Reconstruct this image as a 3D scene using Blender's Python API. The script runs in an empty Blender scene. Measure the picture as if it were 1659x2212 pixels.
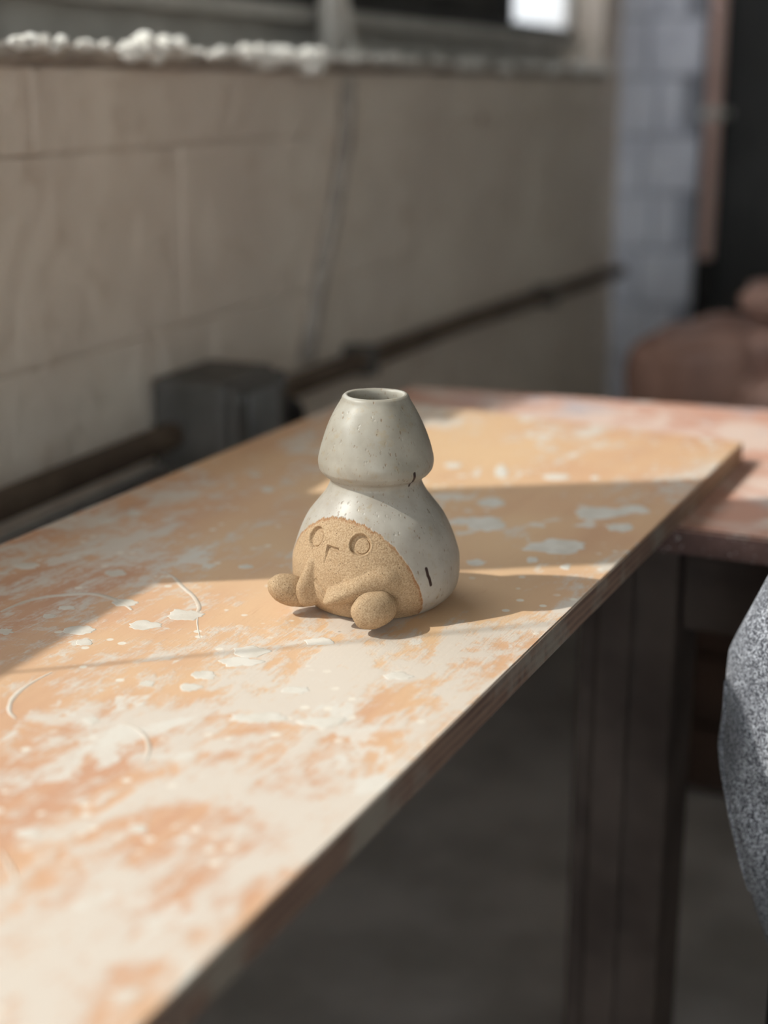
import bpy, bmesh, math, random
import numpy as np
from mathutils import Vector, Matrix, noise

# ------------------------------------------------------------------ camera, world, sun, exposure
scene = bpy.context.scene
COL = scene.collection
W_PX, H_PX, F_PX = 1659.0, 2212.0, 3200.0
PITCH, YAW = math.radians(16.056), math.radians(25.32)
ZB = 0.72                                   # top of the plywood board above the floor
cam_d = bpy.data.cameras.new('camera')
cam = bpy.data.objects.new('camera', cam_d)
COL.objects.link(cam)
cam.location = (0.0, 0.0, ZB + 0.30)
cam.rotation_euler = (math.pi / 2 - PITCH, 0.0, YAW)
cam_d.sensor_fit = 'VERTICAL'
cam_d.lens = 50.0
cam_d.sensor_height = 50.0 * H_PX / F_PX
cam_d.sensor_width = cam_d.sensor_height
cam_d.clip_start = 0.02
cam_d.dof.use_dof = True
cam_d.dof.focus_distance = 0.845
cam_d.dof.aperture_fstop = 3.1
scene.camera = cam

world = bpy.data.worlds.new('sky')
scene.world = world
world.use_nodes = True
wb = world.node_tree.nodes['Background']
wb.inputs['Color'].default_value = (0.88, 0.94, 1.0, 1)
wb.inputs['Strength'].default_value = 6.0

SUN_EL = math.radians(42.5)
SUN_H = Vector((0.838, 0.546, 0.0)).normalized()
SUN_DIR = Vector((SUN_H.x * math.cos(SUN_EL), SUN_H.y * math.cos(SUN_EL), -math.sin(SUN_EL)))
sun_d = bpy.data.lights.new('sun', 'SUN')
sun_d.energy = 4.1
sun_d.angle = math.radians(0.6)
sun_d.color = (1.0, 0.955, 0.90)
sun = bpy.data.objects.new('sun', sun_d)
COL.objects.link(sun)
sun.rotation_euler = SUN_DIR.to_track_quat('-Z', 'Y').to_euler()
sun.location = (-4, -2, 5)

scene.cycles.use_adaptive_sampling = True
scene.cycles.adaptive_threshold = 0.02
scene.cycles.max_bounces = 5
scene.cycles.diffuse_bounces = 4
scene.cycles.glossy_bounces = 2
scene.cycles.caustics_reflective = False
scene.cycles.caustics_refractive = False

vs = scene.view_settings
vs.view_transform = 'Standard'
vs.look = 'None'
vs.exposure = 0.0
vs.gamma = 1.0
vs.use_curve_mapping = False

# ------------------------------------------------------------------ helpers
def link(name, me, parent=None, mats=()):
    o = bpy.data.objects.new(name, me)
    COL.objects.link(o)
    if parent is not None:
        o.parent = parent
    for m in mats:
        me.materials.append(m)
    return o

def empty(name, loc=(0, 0, 0), rz=0.0):
    o = bpy.data.objects.new(name, None)
    COL.objects.link(o)
    o.location = loc
    o.rotation_euler = (0, 0, rz)
    o.empty_display_size = 0.05
    return o

def tag(o, label, cat, group=None):
    o['label'] = label
    o['category'] = cat
    if group:
        o['group'] = group
    return o

def struct(o, label=None):
    o['kind'] = 'structure'
    if label:
        o['label'] = label
    return o

def mesh(name, verts, faces, smooth=False):
    me = bpy.data.meshes.new(name)
    me.from_pydata([tuple(v) for v in verts], [], faces)
    me.update()
    if smooth:
        me.polygons.foreach_set('use_smooth', [True] * len(me.polygons))
    return me

def bm_mesh(name, bm, smooth=False):
    bmesh.ops.recalc_face_normals(bm, faces=bm.faces[:])
    me = bpy.data.meshes.new(name)
    bm.to_mesh(me)
    bm.free()
    if smooth:
        me.polygons.foreach_set('use_smooth', [True] * len(me.polygons))
    return me

def add_box(bm, x0, x1, y0, y1, z0, z1, bev=0.0, seg=2):
    r = bmesh.ops.create_cube(bm, size=1.0)
    for v in r['verts']:
        v.co = Vector(((x0 + x1) / 2 + v.co.x * (x1 - x0), (y0 + y1) / 2 + v.co.y * (y1 - y0), (z0 + z1) / 2 + v.co.z * (z1 - z0)))
    if bev > 0:
        es = list({e for v in r['verts'] for e in v.link_edges})
        bmesh.ops.bevel(bm, geom=es, offset=bev, segments=seg, profile=0.5, affect='EDGES')

def box_obj(name, x0, x1, y0, y1, z0, z1, mat, parent=None, bev=0.0, seg=2):
    bm = bmesh.new()
    add_box(bm, x0, x1, y0, y1, z0, z1, bev, seg)
    return link(name, bm_mesh(name, bm), parent, (mat,))

def tube_mesh(name, pts, rad, n=12, caps=True):
    pts = [Vector(p) for p in pts]
    rads = rad if isinstance(rad, (list, tuple)) else [rad] * len(pts)
    verts, faces = [], []
    up = None
    for i, p in enumerate(pts):
        d = (pts[min(i + 1, len(pts) - 1)] - pts[max(i - 1, 0)]).normalized()
        if up is None:
            up = Vector((0, 0, 1)) if abs(d.z) < 0.9 else Vector((1, 0, 0))
        a = (up - d * up.dot(d)).normalized()
        up = a
        b = d.cross(a)
        for k in range(n):
            t = 2 * math.pi * k / n
            verts.append(p + (a * math.cos(t) + b * math.sin(t)) * rads[i])
    for i in range(len(pts) - 1):
        for k in range(n):
            k2 = (k + 1) % n
            faces.append((i * n + k, i * n + k2, (i + 1) * n + k2, (i + 1) * n + k))
    if caps:
        faces.append(tuple(range(n - 1, -1, -1)))
        faces.append(tuple((len(pts) - 1) * n + k for k in range(n)))
    return mesh(name, verts, faces, True)

def lump_mesh(name, size, seed, sub=3, amp=0.18, freq=2.0, power=1.0, flat_bottom=False):
    """Irregular lump: an icosphere pushed towards a box (power<1) and roughened."""
    bm = bmesh.new()
    bmesh.ops.create_icosphere(bm, subdivisions=sub, radius=1.0)
    off = Vector((seed * 3.7, seed * 1.3, seed * 2.1))
    for v in bm.verts:
        c = v.co.copy()
        q = Vector([math.copysign(abs(a) ** power, a) for a in c])
        q *= 1.0 + amp * noise.noise(c * freq + off) + 0.4 * amp * noise.noise(c * freq * 2.7 + off)
        v.co = Vector((q.x * size[0], q.y * size[1], q.z * size[2]))
        if flat_bottom and v.co.z < -size[2] * 0.8:
            v.co.z = -size[2] * 0.8
    return bm_mesh(name, bm, True)

# ------------------------------------------------------------------ node material helper
def srgb(r, g, b):
    def f(c):
        c /= 255.0
        return c / 12.92 if c <= 0.04045 else ((c + 0.055) / 1.055) ** 2.4
    return (f(r), f(g), f(b), 1.0)

class NT:
    def __init__(self, name, rough=0.7, spec=0.3):
        self.m = bpy.data.materials.new(name)
        self.m.use_nodes = True
        self.t = self.m.node_tree
        self.b = self.t.nodes['Principled BSDF']
        self.b.inputs['Roughness'].default_value = rough
        self.b.inputs['Specular IOR Level'].default_value = spec
        self.tc = self.t.nodes.new('ShaderNodeTexCoord')
        self.out = self.tc.outputs['Object']
    def n(self, typ, **kw):
        nd = self.t.nodes.new(typ)
        for k, v in kw.items():
            setattr(nd, k, v)
        return nd
    def set(self, sock, v):
        if hasattr(v, 'is_linked') or isinstance(v, bpy.types.NodeSocket):
            self.t.links.new(v, sock)
        else:
            sock.default_value = v
    def mapping(self, scale=(1, 1, 1), rot=(0, 0, 0), loc=(0, 0, 0), src=None):
        m = self.n('ShaderNodeMapping')
        m.inputs['Scale'].default_value = scale
        m.inputs['Rotation'].default_value = rot
        m.inputs['Location'].default_value = loc
        self.t.links.new(src or self.out, m.inputs['Vector'])
        return m.outputs['Vector']
    def noise(self, scale, detail=4, rough=0.55, vec=None, dist=0.0):
        nd = self.n('ShaderNodeTexNoise')
        nd.inputs['Scale'].default_value = scale
        nd.inputs['Detail'].default_value = detail
        nd.inputs['Roughness'].default_value = rough
        nd.inputs['Distortion'].default_value = dist
        self.t.links.new(vec or self.out, nd.inputs['Vector'])
        return nd.outputs['Fac']
    def voronoi(self, scale, vec=None, feature='F1', rnd=1.0):
        nd = self.n('ShaderNodeTexVoronoi', feature=feature)
        nd.inputs['Scale'].default_value = scale
        nd.inputs['Randomness'].default_value = rnd
        self.t.links.new(vec or self.out, nd.inputs['Vector'])
        return nd.outputs['Distance']
    def ramp(self, fac, a, b, va=0.0, vb=1.0):
        nd = self.n('ShaderNodeMapRange', interpolation_type='SMOOTHSTEP')
        self.set(nd.inputs['Value'], fac)
        nd.inputs['From Min'].default_value = a
        nd.inputs['From Max'].default_value = b
        nd.inputs['To Min'].default_value = va
        nd.inputs['To Max'].default_value = vb
        return nd.outputs['Result']
    def math(self, op, a, b=0.0):
        nd = self.n('ShaderNodeMath', operation=op)
        self.set(nd.inputs[0], a)
        self.set(nd.inputs[1], b)
        return nd.outputs[0]
    def mix(self, fac, a, b):
        nd = self.n('ShaderNodeMix', data_type='RGBA')
        self.set(nd.inputs[0], fac)
        self.set(nd.inputs[6], a)
        self.set(nd.inputs[7], b)
        return nd.outputs[2]
    def sep(self, src=None):
        nd = self.n('ShaderNodeSeparateXYZ')
        self.t.links.new(src or self.out, nd.inputs[0])
        return nd.outputs
    def attr(self, name):
        return self.n('ShaderNodeAttribute', attribute_name=name).outputs['Fac']
    def color(self, c):
        self.set(self.b.inputs['Base Color'], c)
    def bump(self, h, strength=0.3, dist=0.001):
        nd = self.n('ShaderNodeBump')
        nd.inputs['Strength'].default_value = strength
        nd.inputs['Distance'].default_value = dist
        self.t.links.new(h, nd.inputs['Height'])
        self.t.links.new(nd.outputs[0], self.b.inputs['Normal'])

def simple(name, c1, c2, scale=8.0, rough=0.8, spec=0.25, bump=0.2, bdist=0.002, detail=3):
    t = NT(name, rough, spec)
    f = t.noise(scale, detail)
    t.color(t.mix(t.ramp(f, 0.3, 0.7), c1, c2))
    t.bump(t.noise(scale * 6, 2), bump, bdist)
    return t.m

# ------------------------------------------------------------------ materials
def mat_board():
    t = NT('slip_stained_plywood', 0.62, 0.3)
    p = t.sep()
    g = t.mapping((1.0, 0.10, 1.0), (0, 0, math.radians(-12)))
    grain = t.noise(420, 4, 0.65, g)
    soft = t.noise(40, 3, 0.5, g)
    st = t.mapping((1.0, 0.62, 1.0), (0, 0, math.radians(-14)))
    big = t.noise(7.0, 5, 0.6, st, 0.8)
    mid = t.noise(24.0, 6, 0.66, st, 0.9)
    fine = t.noise(110.0, 4, 0.7, st)
    # whitewash worn less towards the camera end of the board: a wear pattern along its length
    wear = t.ramp(p[1], 0.30, 1.05, 0.045, -0.15)
    s = t.math('ADD', t.math('MULTIPLY', t.math('SUBTRACT', big, 0.5), 1.15), t.math('MULTIPLY', t.math('SUBTRACT', mid, 0.5), 1.05))
    s = t.math('ADD', s, t.math('MULTIPLY', t.math('SUBTRACT', fine, 0.5), 0.55))
    s = t.math('ADD', s, wear)
    s = t.math('ADD', s, t.ramp(p[0], -0.62, -0.48, 0.10, 0.0))
    s = t.math('ADD', s, t.math('MULTIPLY', t.ramp(p[0], -0.36, -0.28, 0.0, 0.06), t.ramp(p[1], 0.72, 0.90, 1.0, 0.0)))
    s = t.math('ADD', s, t.math('MULTIPLY', t.math('SUBTRACT', grain, 0.5), 0.40))
    wood = t.mix(t.ramp(soft, 0.3, 0.7), srgb(214, 168, 132), srgb(200, 148, 116))
    wood = t.mix(t.ramp(t.noise(3.2, 3), 0.4, 0.65), wood, srgb(220, 182, 142))
    wood = t.mix(t.ramp(grain, 0.58, 0.80, 0.0, 0.35), wood, srgb(188, 128, 92))
    film = t.mix(t.ramp(s, -0.10, 0.13, 0.05, 0.92), wood, srgb(214, 202, 190))
    splat = t.mix(t.ramp(t.noise(33.0, 5, 0.6, st, 0.4), 0.60, 0.65, 0.0, 0.8), film, srgb(219, 211, 201))
    # scattered droplets
    dv = t.voronoi(75.0)
    dm = t.math('MULTIPLY', t.ramp(dv, 0.14, 0.22, 1.0, 0.0), t.ramp(t.noise(14, 2), 0.48, 0.58))
    splat = t.mix(dm, splat, srgb(228, 217, 203))
    dk = t.math('MULTIPLY', t.ramp(t.voronoi(46.0), 0.05, 0.08, 1.0, 0.0), t.ramp(t.noise(9, 2), 0.60, 0.68))
    t.color(t.mix(dk, splat, srgb(92, 78, 70)))
    h = t.math('ADD', t.math('MULTIPLY', t.ramp(s, -0.10, 0.13), 0.6), t.math('MULTIPLY', grain, 0.5))
    h = t.math('ADD', h, t.math('MULTIPLY', fine, 0.5))
    t.bump(h, 0.32, 0.0009)
    return t.m

def mat_ply_edge():
    t = NT('plywood_edge', 0.8, 0.2)
    p = t.sep()
    lay = t.math('SINE', t.math('ADD', t.math('MULTIPLY', p[2], 1250.0), t.math('MULTIPLY', t.noise(18, 3), 3.0)))
    st = t.mapping((1, 0.12, 1))
    gr = t.noise(160, 4, 0.6, st)
    c = t.mix(t.ramp(lay, -0.7, 0.7), srgb(132, 106, 92), srgb(104, 82, 74))
    c = t.mix(t.ramp(gr, 0.35, 0.7, 0.0, 0.5), c, srgb(146, 120, 104))
    c = t.mix(t.ramp(t.noise(16, 5, 0.62), 0.47, 0.62, 0.0, 0.75), c, srgb(146, 138, 128))
    c = t.mix(t.ramp(p[1], 0.98, 1.25, 0.0, 0.75), c, t.mix(t.ramp(lay, -0.7, 0.7), srgb(206, 172, 142), srgb(172, 136, 108)))  # paler far end: bounce from the sunlit tabletop painted into the edge colour
    gap = t.math('MULTIPLY', t.ramp(t.noise(60, 2, 0.4, t.mapping((1, 0.25, 3))), 0.70, 0.73), t.ramp(lay, 0.1, 0.6))
    t.color(t.mix(gap, c, srgb(38, 32, 30)))
    t.bump(t.math('ADD', t.math('MULTIPLY', lay, 0.3), gr), 0.4, 0.0008)
    return t.m

def mat_glaze():
    t = NT('speckled_glaze_and_bare_clay', 0.4, 0.5)
    raw, mark, dent = t.attr('bare'), t.attr('mark'), t.attr('rust')
    n1 = t.noise(60, 4)
    cap = t.mix(t.ramp(n1, 0.3, 0.7), srgb(168, 161, 149), srgb(154, 146, 133))
    shoulder = t.mix(t.ramp(n1, 0.3, 0.7), srgb(178, 171, 161), srgb(162, 153, 142))
    # the glaze pooled thicker and whiter below the neck
    glaze = t.mix(t.ramp(t.math('ADD', t.sep()[2], t.math('MULTIPLY', n1, 0.006)), 0.070, 0.082), shoulder, cap)
    glaze = t.mix(t.ramp(t.noise(130, 4, 0.6), 0.56, 0.70, 0.0, 0.45), glaze, srgb(158, 139, 108))
    sp = t.mapping((1, 1, 0.36))
    spk = t.math('MULTIPLY', t.ramp(t.voronoi(330, sp), 0.12, 0.22, 1.0, 0.0), t.ramp(t.noise(120, 3), 0.51, 0.60))
    glaze = t.mix(t.math('MULTIPLY', spk, 0.65), glaze, srgb(122, 96, 70))
    fl = t.math('MULTIPLY', t.ramp(t.voronoi(700, sp), 0.16, 0.30, 1.0, 0.0), t.ramp(t.noise(180, 3), 0.50, 0.60))
    glaze = t.mix(t.math('MULTIPLY', fl, 0.5), glaze, srgb(132, 108, 80))
    pit = t.math('MULTIPLY', t.ramp(t.voronoi(120, sp), 0.08, 0.17, 1.0, 0.0), t.ramp(t.noise(70, 2), 0.50, 0.58))
    glaze = t.mix(t.math('MULTIPLY', pit, 0.45), glaze, srgb(140, 116, 84))
    clay = t.mix(t.ramp(t.noise(1150, 3, 0.7), 0.36, 0.64), srgb(190, 163, 131), srgb(158, 130, 100))
    clay = t.mix(t.ramp(t.noise(230, 3, 0.6), 0.5, 0.75, 0.0, 0.4), clay, srgb(170, 138, 102))
    cs = t.ramp(t.voronoi(620), 0.14, 0.26, 1.0, 0.0)
    cs = t.math('MULTIPLY', cs, t.ramp(t.noise(260, 2), 0.50, 0.60))
    clay = t.mix(t.math('MULTIPLY', cs, 0.75), clay, srgb(78, 58, 44))
    clay = t.mix(t.math('MULTIPLY', dent, t.ramp(t.noise(300, 3), 0.35, 0.6, 0.15, 0.7)), clay, srgb(140, 88, 50))
    c = t.mix(raw, glaze, clay)
    t.color(t.mix(mark, c, srgb(52, 32, 26)))
    t.set(t.b.inputs['Roughness'], t.math('ADD', 0.42, t.math('MULTIPLY', raw, 0.40)))
    t.set(t.b.inputs['Specular IOR Level'], t.math('SUBTRACT', 0.46, t.math('MULTIPLY', raw, 0.26)))
    grit = t.math('MULTIPLY', t.noise(900, 3, 0.7), raw)
    h = t.math('SUBTRACT', t.math('MULTIPLY', grit, 0.8), t.math('MULTIPLY', t.math('SUBTRACT', 1.0, raw), t.math('ADD', t.math('MULTIPLY', pit, 1.0), t.math('MULTIPLY', spk, 0.35))))
    h = t.math('ADD', h, t.math('MULTIPLY', t.noise(70, 3), 0.25))
    t.bump(h, 0.5, 0.0007)
    return t.m

def mat_wall():
    t = NT('old_painted_masonry', 0.9, 0.12)
    f = t.noise(3.0, 5, 0.6)
    c = t.mix(t.ramp(f, 0.3, 0.7), srgb(236, 222, 208), srgb(222, 207, 194))
    c = t.mix(t.ramp(t.noise(14, 5, 0.65), 0.52, 0.72, 0.0, 0.5), c, srgb(196, 176, 158))
    rs = t.math('MULTIPLY', t.ramp(t.voronoi(9.0), 0.06, 0.13, 1.0, 0.0), t.ramp(t.noise(6, 2), 0.5, 0.6))
    t.color(t.mix(t.math('MULTIPLY', rs, 0.75), c, srgb(122, 78, 54)))
    h = t.math('ADD', t.math('MULTIPLY', t.noise(7, 4, 0.6), 1.6), t.math('MULTIPLY', t.noise(26, 6, 0.62), 0.5))
    t.bump(h, 0.7, 0.012)
    return t.m

def mat_table():
    t = NT('clay_stained_tabletop', 0.6, 0.3)
    st = t.mapping((1, 1, 1))
    c = t.mix(t.ramp(t.noise(12, 5, 0.6, st, 0.6), 0.40, 0.60), srgb(222, 194, 180), srgb(206, 156, 136))
    c = t.mix(t.ramp(t.noise(9, 4, 0.6, t.mapping(loc=(3, 1, 0))), 0.52, 0.66), c, srgb(190, 176, 178))
    c = t.mix(t.ramp(t.noise(48, 4, 0.6), 0.58, 0.68), c, srgb(224, 202, 190))
    t.color(c)
    t.bump(t.noise(150, 4), 0.3, 0.001)
    return t.m

def mat_table_edge():
    t = NT('clay_spattered_table_edge', 0.7, 0.3)
    c = t.mix(t.ramp(t.noise(20, 4), 0.35, 0.65), srgb(120, 92, 86), srgb(86, 64, 60))
    c = t.mix(t.ramp(t.noise(240, 3, 0.6), 0.60, 0.68, 0.0, 0.8), c, srgb(190, 176, 170))
    c = t.mix(t.ramp(t.noise(38, 3, 0.6, t.mapping(loc=(2, 5, 1))), 0.60, 0.68), c, srgb(176, 124, 106))
    t.color(c)
    t.bump(t.noise(120, 4), 0.3, 0.001)
    return t.m

def mat_terry():
    t = NT('charcoal_terry', 0.95, 0.15)
    w = t.mapping((1.25, 1.25, 0.85))
    v = t.noise(560, 2, 0.5, w, 1.6)
    m = t.ramp(v, 0.47, 0.60)
    big = t.ramp(t.noise(20, 3, 0.5, t.mapping((1, 1, 0.5))), 0.35, 0.68, 0.25, 1.0)
    m = t.math('MULTIPLY', m, big)
    c = t.mix(m, srgb(84, 84, 91), srgb(240, 241, 250))
    t.color(c)
    t.bump(t.math('ADD', v, t.math('MULTIPLY', t.noise(1300, 2), 0.4)), 0.8, 0.0016)
    t.b.inputs['Sheen Weight'].default_value = 0.25
    return t.m

def mat_glass(name):
    m = bpy.data.materials.new(name)
    m.use_nodes = True
    nt = m.node_tree
    nt.nodes.remove(nt.nodes['Principled BSDF'])
    out = nt.nodes['Material Output']
    tr = nt.nodes.new('ShaderNodeBsdfTransparent')
    gl = nt.nodes.new('ShaderNodeBsdfGlossy')
    gl.inputs['Roughness'].default_value = 0.03
    mx = nt.nodes.new('ShaderNodeMixShader')
    mx.inputs[0].default_value = 0.06
    tr.inputs[0].default_value = (0.95, 0.97, 0.96, 1)
    nt.links.new(tr.outputs[0], mx.inputs[1])
    nt.links.new(gl.outputs[0], mx.inputs[2])
    nt.links.new(mx.outputs[0], out.inputs[0])
    return m

def mat_frosted(name):
    m = bpy.data.materials.new(name)
    m.use_nodes = True
    nt = m.node_tree
    nt.nodes.remove(nt.nodes['Principled BSDF'])
    out = nt.nodes['Material Output']
    tl = nt.nodes.new('ShaderNodeBsdfTranslucent')
    tl.inputs[0].default_value = (0.7, 0.705, 0.71, 1)
    df = nt.nodes.new('ShaderNodeBsdfDiffuse')
    df.inputs[0].default_value = (0.3, 0.31, 0.32, 1)
    mx = nt.nodes.new('ShaderNodeMixShader')
    mx.inputs[0].default_value = 0.3
    nt.links.new(tl.outputs[0], mx.inputs[1])
    nt.links.new(df.outputs[0], mx.inputs[2])
    nt.links.new(mx.outputs[0], out.inputs[0])
    return m

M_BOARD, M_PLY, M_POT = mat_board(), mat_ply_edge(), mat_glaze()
M_WALL, M_TABLE, M_TEDGE, M_TERRY = mat_wall(), mat_table(), mat_table_edge(), mat_terry()
M_STREAK = simple('thin_white_slip', srgb(216, 205, 194), srgb(206, 190, 174), 80, 0.85, 0.15, 0.2, 0.0004)
M_SLIP = simple('dried_white_slip', srgb(221, 213, 203), srgb(208, 198, 186), 60, 0.85, 0.15, 0.3, 0.0005)
M_FLOOR = simple('grey_concrete_floor', srgb(174, 168, 165), srgb(146, 140, 137), 5, 0.75, 0.25, 0.2, 0.003)
M_CEIL = simple('white_ceiling', srgb(190, 188, 182), srgb(176, 172, 166), 3)
M_ROOM = simple('off_white_painted_wall', srgb(206, 200, 190), srgb(192, 186, 176), 3)
M_BRICK = simple('white_painted_block', srgb(234, 235, 246), srgb(220, 221, 234), 14, 0.8, 0.2, 0.3, 0.003)
M_MORTAR = simple('painted_mortar', srgb(206, 206, 214), srgb(188, 188, 196), 30)
M_LEDGE = simple('worn_sill_concrete', srgb(186, 176, 166), srgb(156, 146, 138), 22, 0.9, 0.15, 0.6, 0.004)
M_PLASTER = simple('flaking_white_plaster', srgb(238, 234, 228), srgb(220, 214, 206), 40, 0.85, 0.2, 0.6, 0.003)
M_FRAME = simple('grey_window_paint', srgb(200, 196, 190), srgb(180, 176, 170), 12, 0.6, 0.35, 0.15, 0.001)
M_FRAME_D = simple('dark_window_steel', srgb(66, 64, 62), srgb(60, 59, 58), 12, 0.6, 0.35, 0.15, 0.001)
M_BLIND = simple('dark_window_panel', srgb(74, 72, 70), srgb(58, 56, 55), 8, 0.8, 0.2)
M_GLASS, M_FROST = mat_glass('clear_window_glass'), mat_frosted('frosted_window_glass')
M_BOX = simple('dusty_dark_metal', srgb(104, 100, 97), srgb(80, 77, 74), 14, 0.6, 0.4, 0.2, 0.001)
M_BLACK = simple('black_rubber', srgb(34, 33, 32), srgb(26, 25, 25), 20, 0.6, 0.3)
M_PIPE_B = simple('brown_dusty_pipe', srgb(112, 96, 82), srgb(84, 70, 60), 12, 0.7, 0.3)
M_PIPE_G = simple('grey_steel_pipe', srgb(140, 140, 140), srgb(118, 118, 120), 18, 0.45, 0.5)
M_PIPE_P = simple('pink_painted_pipe', srgb(244, 208, 196), srgb(232, 194, 184), 10, 0.5, 0.4)
M_DOOR = simple('charcoal_door_paint', srgb(66, 65, 65), srgb(54, 53, 53), 5, 0.6, 0.3)
M_CLAYBAG = simple('terracotta_clay_bag', srgb(186, 146, 132), srgb(150, 116, 106), 9, 0.5, 0.4, 0.5, 0.004)
M_CRATE = simple('dark_stained_wood', srgb(74, 58, 50), srgb(56, 44, 38), 10, 0.8, 0.2)
M_LEG = simple('brown_table_leg_wood', srgb(92, 80, 74), srgb(70, 60, 56), 10, 0.8, 0.2, 0.3, 0.002)
M_CHAIR = simple('black_chair_paint', srgb(40, 40, 42), srgb(30, 30, 32), 10, 0.6, 0.3)
M_CORD = simple('pale_cord', srgb(196, 190, 180), srgb(176, 170, 160), 30, 0.8, 0.2)

# ------------------------------------------------------------------ the room
X0, KW = -0.785, -0.07                       # window wall: x = X0 + KW * y
_l = math.hypot(KW, 1.0)
WD = Vector((KW / _l, 1.0 / _l, 0))          # along the wall
WN = Vector((1.0 / _l, -KW / _l, 0))         # out of the wall, into the room
W_RZ = math.atan2(-KW, 1.0)                  # turns +Y onto WD
Y_END = 3.44

def wall_mesh_obj(name, bm, mats, parent=None, smooth=False):
    o = link(name, bm_mesh(name, bm, smooth), parent, mats)
    if parent is None:
        o.location = (X0, 0, 0)
        o.rotation_euler = (0, 0, W_RZ)
    return o

floor = struct(box_obj('floor', -2.0, 3.7, -3.7, 3.9, -0.1, 0.0, M_FLOOR), 'dusty grey concrete floor')
ceiling = struct(box_obj('ceiling', -2.0, 3.7, -3.7, 3.9, 2.9, 3.0, M_CEIL), 'pale ceiling')
wall_right = struct(box_obj('wall_right', 3.5, 3.6, -3.6, 3.8, 0, 2.9, M_ROOM), 'off-white painted side wall opposite the stone wall')

LEDGE_Z, SILL_Z, WIN_TOP = 1.057, 1.103, 1.78
REC = -0.07                                   # window plane, behind the wall face
bm = bmesh.new()
add_box(bm, -0.30, -0.004, -3.6, 3.52, 0.0, LEDGE_Z - 0.018)              # masonry below the ledge
add_box(bm, -0.30, REC - 0.02, -3.6, 3.52, LEDGE_Z - 0.018, SILL_Z)       # strip under the window
add_box(bm, -0.30, -0.004, -3.6, 3.52, WIN_TOP, 2.9)                      # lintel
add_box(bm, -0.30, -0.004, -3.6, -1.6, SILL_Z, WIN_TOP)
add_box(bm, -0.30, -0.004, 3.28, 3.52, LEDGE_Z - 0.018, WIN_TOP)            # jamb by the corner
for f in bm.faces:
    c_ = f.calc_center_median()
    f.material_index = 1 if LEDGE_Z - 0.01 < c_.z < SILL_Z + 0.01 and c_.x > -0.2 else 0
wall_left = struct(wall_mesh_obj('wall_left', bm, (M_WALL, M_FRAME)), 'old painted stone wall under the window')

# painted stone courses, each block its own piece, joints barely filled
rnd = random.Random(4)
cz = [0.0, 0.19, 0.38, 0.58, 0.771, 0.960, LEDGE_Z - 0.020]
for ci in range(len(cz) - 1):
    y = -0.9 + rnd.uniform(-0.2, 0.1)
    k = 0
    while y < 3.48:
        w = rnd.uniform(0.55, 0.95)
        if ci == 4 and y < 1.36 < y + w + 0.2:
            w = 1.363 - y
        y1 = min(y + w, 3.51)
        if y1 - y > 0.05:
            bm = bmesh.new()
            add_box(bm, -0.02, rnd.uniform(0.0, 0.0007), y + 0.0004, y1 - 0.0004, cz[ci] + 0.0004, cz[ci + 1] - 0.0004, 0.0028, 3)
            for v in bm.verts:
                v.co.x += 0.0025 * noise.noise(Vector((v.co.y * 9, v.co.z * 9, ci)))
            b = link('stone_block', bm_mesh('stone_block', bm), wall_left, (M_WALL,))
        y = y1

# window ledge with flaking plaster along its edge
bm = bmesh.new()
n = 190
prof = [(-0.20, LEDGE_Z), (0.0, LEDGE_Z), (0.010, LEDGE_Z - 0.004), (0.012, LEDGE_Z - 0.012), (0.004, LEDGE_Z - 0.020), (-0.20, LEDGE_Z - 0.019)]
rows = []
for i in range(n + 1):
    y = -1.6 + 4.88 * i / n
    j = 0.004 * noise.noise(Vector((y * 14, 0.3, 1.1))) + 0.003 * noise.noise(Vector((y * 50, 2.3, 1.1)))
    jz = 0.003 * noise.noise(Vector((y * 18, 7.3, 4.1)))
    rows.append([bm.verts.new((x + (j if x > -0.1 else 0), y, z + (jz if 0 < k < 5 and x > -0.1 else 0))) for k, (x, z) in enumerate(prof)])
for i in range(n):
    for k in range(6):
        k2 = (k + 1) % 6
        bm.faces.new((rows[i][k], rows[i][k2], rows[i + 1][k2], rows[i + 1][k]))
bm.faces.new(rows[0]); bm.faces.new(rows[-1])
ledge = struct(wall_mesh_obj('trim_1', bm, (M_LEDGE,)), 'worn window ledge with flaking white plaster edge')
chips = [  # position along the wall, width, height, drop below the ledge
    (1.12, .05, .012, .006), (1.17, .05, .013, .008), (1.22, .03, .011, .006), (1.265, .03, .010, .008), (1.30, .035, .016, .012), (1.335, .03, .022, .016),
    (1.37, .03, .020, .014), (1.40, .018, .018, .018), (1.43, .03, .010, .006), (1.48, .02, .012, .010), (1.53, .05, .007, .004),
    (1.575, .035, .018, .012), (1.60, .022, .022, .018), (1.635, .030, .016, .012), (1.67, .022, .020, .014), (1.715, .035, .018, .012), (1.745, .032, .026, .020), (1.775, .02, .024, .020),
    (1.83, .03, .007, .004), (1.88, .02, .010, .006), (1.92, .02, .008, .005), (1.97, .03, .010, .006),
    (2.03, .024, .014, .010), (2.12, .05, .009, .006), (2.24, .05, .008, .004), (2.38, .06, .014, .008), (2.45, .04, .013, .008), (2.56, .03, .015, .010), (2.62, .03, .017, .012),
    (2.72, .05, .009, .006), (2.80, .06, .010, .006), (2.93, .05, .021, .014), (3.00, .03, .009, .006), (3.14, .06, .021, .015), (3.30, .05, .011, .010), (3.37, .05, .020, .014)]
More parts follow.
